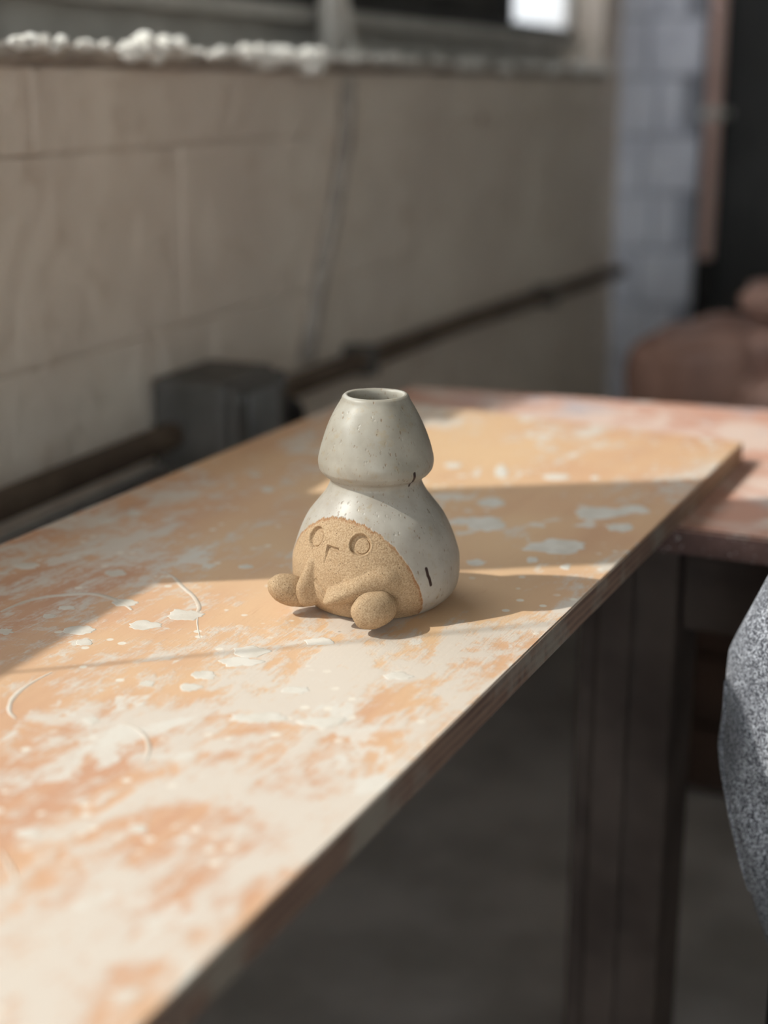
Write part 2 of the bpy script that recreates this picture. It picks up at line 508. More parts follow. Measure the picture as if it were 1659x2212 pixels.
for i, (y, w, h, dr) in enumerate(chips):
    rc = random.Random(100 + i)
    bm = bmesh.new()
    nb = max(2, int(round(w / (h * 0.9))))
    for q in range(nb):
        r = h * rc.uniform(0.34, 0.62)
        cen = Vector((rc.uniform(0.004, 0.014), (q + 0.5) / nb * w - w / 2 + rc.uniform(-.003, .003), rc.uniform(-0.6, 0.15) * dr))
        ret = bmesh.ops.create_icosphere(bm, subdivisions=2, radius=1.0)
        off = Vector((i * 3.1, q * 5.7, 0.3))
        for v in ret['verts']:
            c = v.co.copy()
            k_ = 1 + 0.35 * noise.noise(c * 1.6 + off) + 0.18 * noise.noise(c * 4 + off)
            v.co = cen + Vector((c.x * r * 1.2, c.y * r * 0.95, c.z * r)) * k_
    o = link('plaster_chip', bm_mesh('plaster_chip', bm), ledge, (M_PLASTER,))
    o.location = (0.012, y * 0.95, LEDGE_Z - 0.001)

# windows: pier between two openings, frames, panes
def window(name, y0, y1, divs, kinds, label):
    """divs: inner bar positions along the wall; kinds: pane material for each bay."""
    fr = bmesh.new()
    x0, x1 = REC - 0.03, REC
    add_box(fr, x0, x1 + 0.012, y0, y1, SILL_Z - 0.002, SILL_Z + 0.018, 0.002)      # pale bottom bead
    add_box(fr, x0, x1, y0, y0 + 0.03, SILL_Z + 0.018, WIN_TOP)
    add_box(fr, x0, x1, y1 - 0.03, y1, SILL_Z + 0.018, WIN_TOP)
    add_box(fr, x0, x1, y0, y1, WIN_TOP - 0.03, WIN_TOP)
    o = wall_mesh_obj(name, fr, (M_FRAME,))
    struct(o, label)
    rail = bmesh.new()
    add_box(rail, x0, x1 + 0.004, y0 + 0.03, y1 - 0.03, SILL_Z + 0.018, SILL_Z + 0.034, 0.002)
    link('bottom_rail', bm_mesh('bottom_rail', rail), o, (M_FRAME_D,))
    edges = [y0 + 0.03] + list(divs) + [y1 - 0.03]
    for d in divs:
        b = bmesh.new()
        add_box(b, x0, x1, d - 0.012, d + 0.012, SILL_Z + 0.034, WIN_TOP - 0.03, 0.002)
        link('glazing_bar', bm_mesh('glazing_bar', b), o, (M_FRAME_D,))
    for a, c, kd in zip(edges[:-1], edges[1:], kinds):
        b = bmesh.new()
        ov = 0.0
        add_box(b, x0 + 0.012, x0 + 0.016, a, c, SILL_Z + 0.034, WIN_TOP - 0.03)
        link('pane' if kd is not M_BLIND else 'blanking_panel', bm_mesh('pane', b), o, (kd,))
    return o

PIER0, PIER1 = 0.52, 0.675
window('window_1', -1.6, PIER0, (-0.55,), (M_GLASS, M_GLASS), 'long clear window beside the pier')
window('window_2', PIER1, 3.28, (1.66, 2.80), (M_GLASS, M_BLIND, M_FROST), 'long window with a dark blanked bay and a bright frosted pane')
bm = bmesh.new()
add_box(bm, REC - 0.04, REC + 0.005, PIER0, PIER1, SILL_Z - 0.002, WIN_TOP)
pier = struct(wall_mesh_obj('trim_2', bm, (M_FRAME,)), 'painted pier between the two windows')

def portal(loc, rot, sx, sy):
    d = bpy.data.lights.new('daylight_portal', 'AREA')
    d.shape = 'RECTANGLE'
    d.size, d.size_y = sx, sy
    d.cycles.is_portal = True
    o = bpy.data.objects.new('daylight_portal', d)
    COL.objects.link(o)
    o.location = loc
    o.rotation_euler = rot
for y0, y1 in ((-1.6, 1.66),):
    c = Vector((X0, 0, 0)) + WN * (REC - 0.05) + WD * ((y0 + y1) / 2)
    portal((c.x, c.y, (SILL_Z + WIN_TOP) / 2), (math.pi / 2, 0, W_RZ - math.pi / 2), y1 - y0, WIN_TOP - SILL_Z)

# back wall (behind the photographer) with an unseen wide window added for room fill
bm = bmesh.new()
add_box(bm, -1.2, 3.6, -3.6, -3.5, 0, 0.8)
add_box(bm, -1.2, 3.6, -3.6, -3.5, 2.6, 2.9)
add_box(bm, -1.2, 0.15, -3.6, -3.5, 0.8, 2.6)
add_box(bm, 3.3, 3.6, -3.6, -3.5, 0.8, 2.6)
wall_back = struct(link('wall_back', bm_mesh('wall_back', bm), None, (M_ROOM,)), 'painted back wall with an added fill window')
w3 = bmesh.new()
for a, c in ((0.15, 0.19), (1.70, 1.74), (3.25, 3.3)):
    add_box(w3, a, c, -3.58, -3.52, 0.8, 2.6)
for a, c in ((0.8, 0.85), (2.55, 2.6)):
    add_box(w3, 0.19, 3.25, -3.575, -3.525, a, c)
w3o = struct(link('fill_window', bm_mesh('fill_window', w3), None, (M_FRAME,)), 'unseen grey framed window added in the back wall for room fill')
for a, c in ((0.19, 1.70), (1.74, 3.25)):
    box_obj('pane', a, c, -3.552, -3.548, 0.85, 2.55, M_GLASS, w3o)
portal((1.725, -3.62, 1.7), (math.pi / 2, 0, math.pi), 3.15, 1.8)

# end wall: white painted block pier beside a dark door
bm = bmesh.new()
add_box(bm, -1.12, -0.886, Y_END + 0.012, Y_END + 0.05, 0, 2.9)
add_box(bm, -1.12, -0.8412, Y_END + 0.05, Y_END + 0.12, 0, 2.9)
wall_end = struct(link('wall_end', bm_mesh('wall_end', bm), None, (M_MORTAR,)), 'white painted block pier at the end of the room')
bm = bmesh.new()
add_box(bm, 0.30, 3.5, Y_END, Y_END + 0.12, 0, 2.9)
add_box(bm, -0.841, 0.30, Y_END + 0.02, Y_END + 0.12, 2.15, 2.9)
struct(link('wall_end_right', bm_mesh('wall_end_right', bm), None, (M_ROOM,)), 'dull painted end wall')
rnd = random.Random(11)
z, k = 0.0, 0
while z < 2.85:
    right = -0.838 if k % 2 == 0 else -0.879
    split = -0.964 if k % 2 == 0 else -0.936
    for a, c in ((-1.07, split - 0.003), (split + 0.003, right)):
        bm = bmesh.new()
        add_box(bm, a, c, Y_END - rnd.uniform(0.0, 0.003), Y_END + 0.10, z + 0.003, min(z + 0.127, 2.89), 0.007, 2)
        link('wall_block', bm_mesh('wall_block', bm), wall_end, (M_BRICK,))
    z += 0.13
    k += 1
bm = bmesh.new()
add_box(bm, -0.788, 0.28, Y_END + 0.05, Y_END + 0.09, 0.01, 2.13, 0.003)
door = struct(link('door_1', bm_mesh('door_1', bm), None, (M_DOOR,)), 'charcoal door at the end of the room')
for a, c, z0, z1 in ((-0.70, -0.33, 0.25, 0.95), (-0.22, 0.15, 0.25, 0.95), (-0.70, -0.33, 1.12, 1.98), (-0.22, 0.15, 1.12, 1.98)):
    box_obj('panel', a, c, Y_END + 0.04, Y_END + 0.055, z0, z1, M_DOOR, door, 0.006)
kn = lump_mesh('door_knob', (0.028, 0.028, 0.028), 3, 2, 0.0)
o = link('door_knob', kn, door, (M_PIPE_G,)); o.location = (0.20, Y_END + 0.02, 1.03)
fr = bmesh.new()
add_box(fr, -0.841, -0.788, Y_END + 0.03, Y_END + 0.10, 0, 2.15)
add_box(fr, 0.28, 0.30, Y_END + 0.03, Y_END + 0.10, 0, 2.15)
add_box(fr, -0.788, 0.28, Y_END + 0.03, Y_END + 0.10, 2.13, 2.15)
struct(link('trim_3', bm_mesh('trim_3', fr), None, (M_DOOR,)), 'charcoal door frame')

# ------------------------------------------------------------------ fixed services along the walls
pp = link('wall_pipe', tube_mesh('wall_pipe', [(-0.800, Y_END - 0.03, 0.64), (-0.800, Y_END - 0.03, 2.9)], 0.017, 16), None, (M_PIPE_P,))
tag(pp, 'pink painted vertical pipe between white block pier and charcoal door', 'pipe')
e = pp
lo = link('shaded_pipe_foot', tube_mesh('shaded_pipe_foot', [(-0.800, Y_END - 0.03, 0.0), (-0.800, Y_END - 0.03, 0.64)], 0.019, 16), pp, (M_BLACK,))  # lower length in black: shadow on the pipe put into its colour
for zc in (0.95, 1.75):
    bm = bmesh.new()
    add_box(bm, -0.823, -0.777, Y_END - 0.055, Y_END + 0.05, zc, zc + 0.02, 0.003)
    link('pipe_clip', bm_mesh('pipe_clip', bm), pp, (M_FRAME,))

def wp(y, off, z):
    p = Vector((X0, 0, 0)) + WD * y + WN * off
    return Vector((p.x, p.y, z))

o = link('conduit_pipe', tube_mesh('conduit_pipe', [(.03, -0.8, .677), (.03, 0.95, .673), (.03, 1.54, .667), (.03, 2.25, .650), (.03, 3.25, .610), (.03, 3.40, .604)], 0.014, 12), None, (M_PIPE_B,))
o.location = (X0, 0, 0)
o.rotation_euler = (0, 0, W_RZ)
tag(o, 'brown dusty conduit pipe running low along the stone wall', 'pipe')
for y in (0.4, 1.8, 2.75):
    bm = bmesh.new()
    zc = .675 if y < 1.5 else .660 - (y - 1.8) * .034
    add_box(bm, 0.002, 0.048, y - 0.012, y + 0.012, zc - 0.02, zc + 0.02, 0.003)
    s = link('pipe_bracket', bm_mesh('pipe_bracket', bm), o, (M_BOX,))
o = link('heating_pipe', tube_mesh('heating_pipe', [wp(-0.8, .095, .673), wp(1.13, .095, .670)], 0.008, 12), None, (M_PIPE_G,))
tag(o, 'thin pale grey pipe ending at the dark metal wall box', 'pipe')

# dark wall box
bx = empty('wall_box', tuple(wp(1.268, 0.0, 0.553)), W_RZ)
tag(bx, 'dusty dark metal electrical box on the stone wall behind the board', 'electrical box')
box_obj('housing', 0.004, 0.094, 0.0, 0.128, 0.0, 0.176, M_BOX, bx, 0.012, 4)
box_obj('lid', 0.0942, 0.104, 0.004, 0.124, 0.006, 0.170, M_BOX, bx, 0.003, 2)
box_obj('inspection_plate', 0.1042, 0.107, 0.030, 0.100, 0.060, 0.160, M_PIPE_G, bx, 0.001, 2)
link('cable_gland', tube_mesh('cable_gland', [(0.060, 0.1282, 0.100), (0.060, 0.150, 0.100), (0.060, 0.155, 0.100)], [0.026, 0.024, 0.018], 16), bx, (M_PIPE_G,))
link('socket', tube_mesh('socket', [(0.060, 0.155, 0.100), (0.060, 0.225, 0.096)], 0.020, 16), bx, (M_BLACK,))
for yy, zz in ((0.014, 0.018), (0.114, 0.018), (0.014, 0.158), (0.114, 0.158)):
    link('screw', tube_mesh('screw', [(0.1042, yy, zz), (0.107, yy, zz)], 0.004, 8), bx, (M_PIPE_G,))

# cable running down the wall below the ledge, window stay above it
o = link('wall_cable', tube_mesh('wall_cable', [wp(1.805, .006, LEDGE_Z - .03), wp(1.79, .008, .953), wp(1.748, .008, .86), wp(1.69, .008, .754), wp(1.653, .010, .683)], 0.011, 12), None, (M_LEDGE,))
tag(o, 'painted-over cable running down the stone wall from the ledge', 'cable')
st = empty('window_stay', tuple(wp(1.857, -0.035, LEDGE_Z)), W_RZ)
tag(st, 'pale upright window pole standing on the ledge against the window', 'window pole')
link('pole', tube_mesh('pole', [(0, -0.012, 0), (0.0, -0.012, 0.45), (-0.02, -0.01, 0.68)], 0.017, 14), st, (M_PLASTER,))
link('brace_rod', tube_mesh('brace_rod', [(0.005, 0.048, 0), (0.0, 0.018, 0.10), (0.0, 0.01, 0.6)], 0.010, 10), st, (M_PLASTER,))
link('foot_pad', lump_mesh('foot_pad', (0.022, 0.034, 0.010), 5, 2, 0.2), st, (M_PLASTER,)).location = (0.006, 0.045, 0.006)

# a thin cord hanging in the open bay: its faint shadow crosses the board
def back_to_window(x, y, off):
    # point on the window-side plane that shades board point (x, y)
    h = SUN_H
    # n . (P - t h - W0) = off
    q = Vector((x - X0, y, 0))
    t = (q.dot(WN) - off) / h.dot(WN)
    return Vector((x - h.x * t, y - h.y * t, ZB + t * math.tan(SUN_EL)))
def cord(a, b, off, label):
    p0, p1 = back_to_window(*a, off), back_to_window(*b, off)
    d = (p1 - p0)
    top = p1 + d * ((1.74 - p1.z) / d.z) if abs(d.z) > 1e-4 else p1
    bot = p0 + d * ((LEDGE_Z + 0.005 - p0.z) / d.z)
    o = link('blind_cord', tube_mesh('blind_cord', [bot, bot.lerp(top, .33), bot.lerp(top, .66), top], 0.0012, 8), None, (M_CORD,))
    tag(o, label, 'cord')
cord((-0.473, 0.595), (-0.382, 0.670), -0.06, 'thin pale blind cord hanging in the clear window, ends on the ledge')

# ------------------------------------------------------------------ work table (far end) and the trestle (near end)
ZT = ZB - 0.018
tb = empty('work_table', (0, 0, 0))
tag(tb, 'heavy worktable with clay-stained pink top under the far end of the board', 'table')
tv = [(-0.66, 1.058), (1.05, 1.045), (1.05, 1.662), (-0.66, 1.464)]
bm = bmesh.new()
lo = [bm.verts.new((x, y, ZT - 0.021)) for x, y in tv]
hi = [bm.verts.new((x, y, ZT)) for x, y in tv]
bm.faces.new(lo[::-1]); bm.faces.new(hi)
for i in range(4):
    j = (i + 1) % 4
    bm.faces.new((lo[i], lo[j], hi[j], hi[i]))
bmesh.ops.bevel(bm, geom=bm.edges[:], offset=0.002, segments=2, affect='EDGES')
bmesh.ops.recalc_face_normals(bm, faces=bm.faces[:])
for f in bm.faces:
    f.material_index = 0 if f.normal.z > 0.5 else 1
me = bpy.data.meshes.new('tabletop'); bm.to_mesh(me); bm.free()
link('tabletop', me, tb, (M_TABLE, M_TEDGE))
zu = ZT - 0.021
def table_leg(x0, x1, y0, y1):
    bm = bmesh.new()
    add_box(bm, x0, x1, y0, y1, 0, zu, 0.003)
    l = link('leg', bm_mesh('leg', bm), tb, (M_LEG,))
    box_obj('leg_batten', x0 + 0.018, x0 + 0.046, y0 - 0.010, y0 - 0.0002, 0.0, zu - 0.002, M_LEG, l, 0.002)
table_leg(-0.345, -0.265, 1.105, 1.185)
table_leg(0.90, 0.98, 1.105, 1.185)
table_leg(-0.425, -0.345, 1.36, 1.44)
table_leg(0.90, 0.98, 1.52, 1.60)
box_obj('rail', -0.265, 0.90, 1.125, 1.150, zu - 0.085, zu, M_LEG, tb, 0.002)
box_obj('rail', -0.265, 0.90, 1.40, 1.425, zu - 0.085, zu, M_LEG, tb, 0.002)

tr = empty('trestle', (-0.45, -0.18, 0))
tag(tr, 'plain wooden trestle holding up the near end of the board', 'trestle')
box_obj('top_beam', -0.21, 0.26, -0.035, 0.035, ZT - 0.09, ZT, M_LEG, tr, 0.003)
for sx in (-0.17, 0.20):
    for sy in (-1, 1):
        bm = bmesh.new()
        add_box(bm, sx - 0.02, sx + 0.02, -0.022, 0.022, 0, ZT - 0.09, 0.002)
        for v in bm.verts:
            v.co.y += sy * (0.20 * (1 - v.co.z / (ZT - 0.09)) + 0.0)
        link('leg', bm_mesh('leg', bm), tr, (M_LEG,))
box_obj('stretcher', -0.15, 0.18, -0.012, 0.012, 0.25, 0.29, M_LEG, tr, 0.002)

# ------------------------------------------------------------------ plywood board
bd = empty('plywood_board', (0, 0, ZT))
tag(bd, 'slip-stained plywood board laid across the worktable, carrying the vase', 'board')
bv = [(-0.645, -0.42), (-0.2535, -0.42), (-0.256, 1.277), (-0.650, 1.312)]
bm = bmesh.new()
lo = [bm.verts.new((x, y, 0)) for x, y in bv]
hi = [bm.verts.new((x, y, 0.018)) for x, y in bv]
bm.faces.new(lo[::-1]); bm.faces.new(hi)
for i in range(4):
    j = (i + 1) % 4
    bm.faces.new((lo[i], lo[j], hi[j], hi[i]))
bmesh.ops.bevel(bm, geom=bm.edges[:], offset=0.0009, segments=2, affect='EDGES')
bmesh.ops.recalc_face_normals(bm, faces=bm.faces[:])
for f in bm.faces:
    f.material_index = 0 if f.normal.z > 0.5 else 1
me = bpy.data.meshes.new('panel'); bm.to_mesh(me); bm.free()
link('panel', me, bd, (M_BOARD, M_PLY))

# dried slip splashes: thin raised blobs (x, y on the board, half length, half width, angle)
_cp, _sp = math.cos(PITCH), math.sin(PITCH)
FWD = Vector((-math.sin(YAW) * _cp, math.cos(YAW) * _cp, -_sp))
RGT = Vector((math.cos(YAW), math.sin(YAW), 0))
UPV = RGT.cross(FWD)
def board_pt(px, py):
    d = FWD + RGT * ((px - 829.5) / F_PX) - UPV * ((py - 1106.0) / F_PX)
    t = -0.30 / d.z
    return Vector((d.x * t, d.y * t, 0.018))
def splash(cx, cy, hx, hy, seed, h=0.00013):
    c = board_pt(cx, cy)
    ex = (board_pt(cx + hx, cy) - board_pt(cx - hx, cy)) * 0.5
    ey = (board_pt(cx, cy - hy) - board_pt(cx, cy + hy)) * 0.5
    n = 40
    vv, ff = [], []
    rings = ((1.0, -0.0004), (0.97, h * 0.45), (0.88, h * 0.9), (0.5, h))
    for rr, z in rings:
        for k in range(n):
            a = 2 * math.pi * k / n
            q = Vector((math.cos(a), math.sin(a), seed * 3.17))
            w = rr * (1 + 0.38 * noise.noise(q * 1.5) + 0.24 * noise.noise(q * 3.8))
            p = c + ex * (math.cos(a) * w) + ey * (math.sin(a) * w)
            vv.append((p.x, p.y, 0.018 + z))
    vv.append((c.x, c.y, 0.018 + h))
    for i in range(len(rings) - 1):
        for k in range(n):
            k2 = (k + 1) % n
            ff.append((i * n + k, i * n + k2, (i + 1) * n + k2, (i + 1) * n + k))
    for k in range(n):
        ff.append((3 * n + k, 3 * n + (k + 1) % n, 4 * n))
    link('slip_splash', mesh('slip_splash', vv, ff, True), bd, (M_SLIP,))
SPL = [(1045, 1132, 46, 16), (1000, 1126, 24, 8), (1205, 1180, 62, 15), (1060, 1086, 32, 9), (1300, 1108, 58, 14), (1370, 1098, 30, 8), (1340, 1140, 28, 9),
       (250, 1238, 23, 7), (452, 1222, 13, 5), (530, 1224, 17, 5), (545, 1408, 38, 13), (520, 1430, 45, 10), (143, 1313, 20, 5), (105, 1331, 14, 5),
       (170, 1362, 32, 10), (182, 1388, 16, 8), (442, 1458, 26, 10), (414, 1485, 26, 8), (195, 1556, 18, 8), (270, 2147, 38, 9), (318, 1476, 18, 6),
       (1082, 1018, 15, 14), (978, 1005, 18, 6), (1200, 1030, 30, 7), (1285, 1032, 10, 4), (289, 1108, 18, 6), (230, 1126, 16, 5), (551, 1026, 14, 4), (578, 1057, 16, 5),
       (12, 1364, 18, 7), (690, 1385, 30, 9), (640, 1490, 28, 8), 
       (1150, 1210, 15, 6), (1030, 1215, 22, 7), (1220, 1225, 12, 5), (60, 1222, 26, 7), (270, 1302, 30, 8), (400, 1330, 40, 12), (310, 1350, 36, 10),
       (300, 1790, 22, 10), (60, 1800, 26, 10), (860, 1460, 30, 9), (700, 1560, 50, 12), (560, 1550, 60, 12)]
for i, (a, b, c, d) in enumerate(SPL):
    splash(a, b, c, d, i + 1)
def stroke(pts, w, seed):
    P = [board_pt(*p) for p in pts]
    # Catmull-Rom through the points
    Q = []
    for i in range(len(P) - 1):
        p0, p1, p2, p3 = P[max(i - 1, 0)], P[i], P[i + 1], P[min(i + 2, len(P) - 1)]
        for s in range(8):
            t = s / 8
            Q.append(0.5 * ((2 * p1) + (p2 - p0) * t + (2 * p0 - 5 * p1 + 4 * p2 - p3) * t * t + (3 * p1 - p0 - 3 * p2 + p3) * t ** 3))
    Q.append(P[-1])
    vv, ff = [], []
    for i, q in enumerate(Q):
        d = (Q[min(i + 1, len(Q) - 1)] - Q[max(i - 1, 0)]).normalized()
        s = Vector((-d.y, d.x, 0))
        u = i / (len(Q) - 1)
        ww = 0.62 * w * (0.35 + 0.65 * math.sin(math.pi * min(max(u, 0.02), 0.98))) * (1 + 0.35 * noise.noise(Vector((u * 9, seed, 0))))
        for k, (f, z) in enumerate(((-1, -0.0004), (-0.85, 0.00008), (0, 0.00014), (0.85, 0.00008), (1, -0.0004))):
            p = q + s * (f * ww)
            vv.append((p.x, p.y, 0.018 + z))
    for i in range(len(Q) - 1):
        for k in range(4):
            ff.append((i * 5 + k, i * 5 + k + 1, i * 5 + k + 6, i * 5 + k + 5))
    link('slip_streak', mesh('slip_streak', vv, ff, True), bd, (M_STREAK,))
stroke([(335, 1230), (372, 1245), (395, 1268), (418, 1288), (430, 1310), (425, 1322), (412, 1318)], 0.0028, 1)
stroke([(0, 1322), (60, 1298), (120, 1287), (200, 1283), (260, 1300), (285, 1318)], 0.0045, 2)
stroke([(112, 1452), (60, 1480), (28, 1508), (20, 1535), (34, 1552)], 0.0026, 3)
stroke([(268, 1562), (300, 1577), (318, 1600), (321, 1625), (312, 1645)], 0.0020, 4)
stroke([(430, 1318), (426, 1345), (432, 1378)], 0.0009, 5)
stroke([(0, 1840), (20, 1870), (36, 1908)], 0.0016, 6)

# ------------------------------------------------------------------ the vase
PBASE, PRZ = Vector((-0.3684, 0.7671, ZB)), math.radians(25.652)
vase = empty('bird_vase', PBASE, PRZ)
tag(vase, 'cream glazed gourd-shaped vase with bare clay bird face, wings and feet', 'vase')

prof_z = np.array([0, .0012, .004, .008, .014, .021, .029, .037, .046, .055, .062, .068, .0725, .0752, .0772, .0800, .0835, .0875, .094, .102, .110, .118, .1235, .1258, .1268])
prof_r = np.array([.0360, .0392, .0426, .0466, .0496, .0505, .0502, .0482, .0450, .0405, .0352, .0306, .0281, .0272, .0278, .0313, .0337, .0343, .0331, .0307, .0276, .0236, .0204, .0194, .0182])
def profile(z):
    zk, rk = prof_z, prof_r
    h = np.diff(zk); d = np.diff(rk) / h
    m = np.zeros_like(rk)
    pr_ = d[:-1] * d[1:]
    m[1:-1] = np.where(pr_ > 0, 2 * pr_ / (d[:-1] + d[1:] + 1e-12), 0)
    m[0], m[-1] = d[0], d[-1]
    i = np.clip(np.searchsorted(zk, z) - 1, 0, len(zk) - 2)
    t = (z - zk[i]) / h[i]
    return (2*t**3-3*t**2+1)*rk[i] + (t**3-2*t**2+t)*h[i]*m[i] + (-2*t**3+3*t**2)*rk[i+1] + (t**3-t**2)*h[i]*m[i+1]

def sstep(a, b, x):
    t = np.clip((x - a) / (b - a), 0, 1)
    return t * t * (3 - 2 * t)

# rows: evenly spaced along the outer profile, then lip and inside
zf = np.linspace(0, prof_z[-1], 3000)
rf = profile(zf)
arc = np.concatenate([[0], np.cumsum(np.hypot(np.diff(zf), np.diff(rf)))])
NR = 470
zo = np.interp(np.linspace(0, arc[-1], NR), arc, zf)
ro = profile(zo)
# columns: finer on the face side
ph = np.concatenate([np.linspace(-105, 62, 460, endpoint=False), np.linspace(62, 255, 170, endpoint=False)]) * math.pi / 180
NC = len(ph)
PH, ZZ = np.meshgrid(ph, zo)
PH = (PH + math.pi) % (2 * math.pi) - math.pi
RR = np.repeat(ro[:, None], NC, 1)
deg = np.degrees(PH)
# bare clay region: upper boundary of z as a function of the angle
bz_p = np.array([-180, -100, -92, -84.4, -77.1, -65.8, -53.2, -39.2, -24.9, -12.1, -3.0, 4.2, 9.9, 14.4, 18.5, 21.7, 24.7, 27.1, 30.0, 31.6, 35.1, 38.4, 40.5, 180])
bz_z = np.array([-.01, -.01, .024, .0387, .0456, .0524, .0584, .0607, .0604, .0587, .056, .0531, .0496, .046, .0416, .0378, .0326, .0271, .0228, .0186, .0094, .0042, -.006, -.01])
zlim = np.interp(deg, bz_p, bz_z)
nrng = np.random.default_rng(3)
wob = sum(a * np.sin(deg * f + p) for a, f, p in zip((.00035, .00025, .0002), (.55, 1.3, 2.9), (0.3, 1.9, 4.0)))
sd = zlim + wob - ZZ                         # >0 inside the bare clay
slope = np.abs(np.gradient(zlim, axis=1) / (np.gradient(np.unwrap(PH, axis=1), axis=1) * RR + 1e-9))
sdn = sd / np.sqrt(1 + np.clip(slope, 0, 6) ** 2)
bare = sstep(-.0003, .0003, sdn)
rust = bare * (1 - sstep(0.0004, 0.0024, sdn)) * 0.9 + 0.25 * bare * sstep(0.4, 1.0, (deg + 5) / 45) * (1 - sstep(0.0, 0.012, sdn))
disp = np.zeros_like(RR)
disp -= 0.00035 * bare
def uv(c_deg, c_z, rr=None):
    """Surface coordinates in metres about a point (right, up)."""
    r = float(profile(np.array([c_z]))[0]) if rr is None else rr
    sl = float((profile(np.array([c_z + .001])) - profile(np.array([c_z - .001])))[0] / .002)
    return np.radians(deg - c_deg) * r, (ZZ - c_z) * math.sqrt(1 + sl * sl)
mid = (ZZ < 0.07)
# eyes: pressed-in discs with a small raised pupil disc
for cd, czz, ox in ((-52.2, .0480, .0007), (-11.9, .0481, .0011)):
    u, v = uv(cd, czz)
    d = np.hypot(u / .00635, v / .0064)
    pit = 1 - sstep(0.90, 1.02, d)
    d2 = np.hypot((u - ox) / .0046, (v + .0005) / .0049)
    disp -= mid * (0.0023 * pit - 0.0011 * (1 - sstep(0.88, 1.02, d2)))
    disp += mid * 0.0002 * np.exp(-((d - 1.1) / .07) ** 2)
# beak: a stamped corner, deepest under its top edge and right of its left edge
u, v = uv(-38.3, .0457)
top = -0.10 * u                              # sloping top edge
below = top - v
right = u - (v + 0.0) * (-0.03)
L1, L2 = 0.0086, 0.0112
in_t = sstep(-.0002, .0003, below) * sstep(-.0002, .0003, right)
w_top = (1 - sstep(.0012, .0030, below)) * (1 - sstep(L1 - .001, L1, u))
w_left = (1 - sstep(.0006, .0022, right) ) * (1 - np.clip(below / L2, 0, 1))
disp -= mid * 0.0021 * in_t * np.clip(np.maximum(w_top, w_left), 0, 1)
# wings: raised teardrops
def wing(a, b, r0, r1, hgt):
    global disp
    ua, va = uv(a[0], a[1], 0.048)
    bx_, by_ = math.radians(b[0] - a[0]) * 0.048, b[1] - a[1]
    L = math.hypot(bx_, by_)
    t = np.clip((ua * bx_ + va * by_) / L ** 2, 0, 1)
    dist = np.hypot(ua - t * bx_, va - t * by_)
    r = r0 + (r1 - r0) * t
    h = hgt * (0.30 + 0.70 * sstep(0, 0.75, t))
    disp += h * np.clip(1 - (dist / r) ** 2, 0, 1) ** 1.15 * (ZZ < .06)
wing((5, .0262), (-28.5, .0178), .0105, .0056, .0078)
wing((-14, .0270), (-30.0, .0160), .0060, .0036, .0028)
wing((-50.5, .0330), (-53.0, .0120), .0036, .0070, .0078)
# crease running down between the wings
ua, va = uv(-44.0, .0245, .049)
bx_, by_ = math.radians(13.0) * .049, -.0120
L = math.hypot(bx_, by_); t = np.clip((ua * bx_ + va * by_) / L ** 2, 0, 1)
disp -= 0.0011 * np.exp(-(np.hypot(ua - t * bx_, va - t * by_) / .0009) ** 2) * mid
# hollow where the near foot is pressed on
u, v = uv(4, .012, .049)
disp -= .0008 * np.exp(-((u / .012) ** 2 + (v / .012) ** 2))
# uneven hand-thrown surface, pinholes in the glaze
for f, p in ((3, .00035), (5, .00022)):
    disp += p * np.sin(PH * f + ZZ * 90 + f) * np.sin(ZZ * 120 + f * 2.0)
rp = random.Random(9)
for _ in range(95):
    cd, c_z, s_ = rp.uniform(-80, 75), rp.uniform(.05, .122), rp.uniform(.0003, .0006)
    u, v = uv(cd, c_z)
    near = (np.abs(ZZ - c_z) < .004)
    disp -= near * (1 - bare) * s_ * 0.45 * np.exp(-(u / s_) ** 2 - (v / (s_ * 1.3)) ** 2)
# soft finger facets on the cap
for cd, c_z, s_, a_ in ((18, .098, .010, .0012), (-12, .104, .012, .0006), (40, .092, .008, .0010), (-45, .097, .010, .0005)):
    u, v = uv(cd, c_z)
    disp -= (ZZ > .08) * a_ * np.exp(-(u / s_) ** 2 - (v / s_) ** 2)
# dark iron slashes
mark = np.zeros_like(RR)
for (d0, z0), (d1, z1) in (((36.2, .0325), (36.8, .0285)), ((36.8, .0285), (38.0, .0262)), ((38.0, .0262), (38.9, .0226)), ((42.0, .0850), (43.2, .0815)), ((43.2, .0812), (45.0, .0768))):
    rr = float(profile(np.array([z0]))[0])
    ua, va = np.radians(deg - d0) * rr, ZZ - z0
    bx_, by_ = math.radians(d1 - d0) * rr, z1 - z0
    L2_ = bx_ ** 2 + by_ ** 2
    t = np.clip((ua * bx_ + va * by_) / L2_, 0, 1)
    dd = np.hypot(ua - t * bx_, va - t * by_)
    mark = np.maximum(mark, 1 - sstep(.0007, .0013, dd))
# displacement along the profile normal
dr = np.gradient(ro, zo)
nr_ = 1 / np.sqrt(1 + dr ** 2); nz_ = -dr / np.sqrt(1 + dr ** 2)
fade = sstep(0.0, .004, zo)[:, None]
R2 = RR + disp * nr_[:, None] * fade
Z2 = ZZ + disp * nz_[:, None] * fade
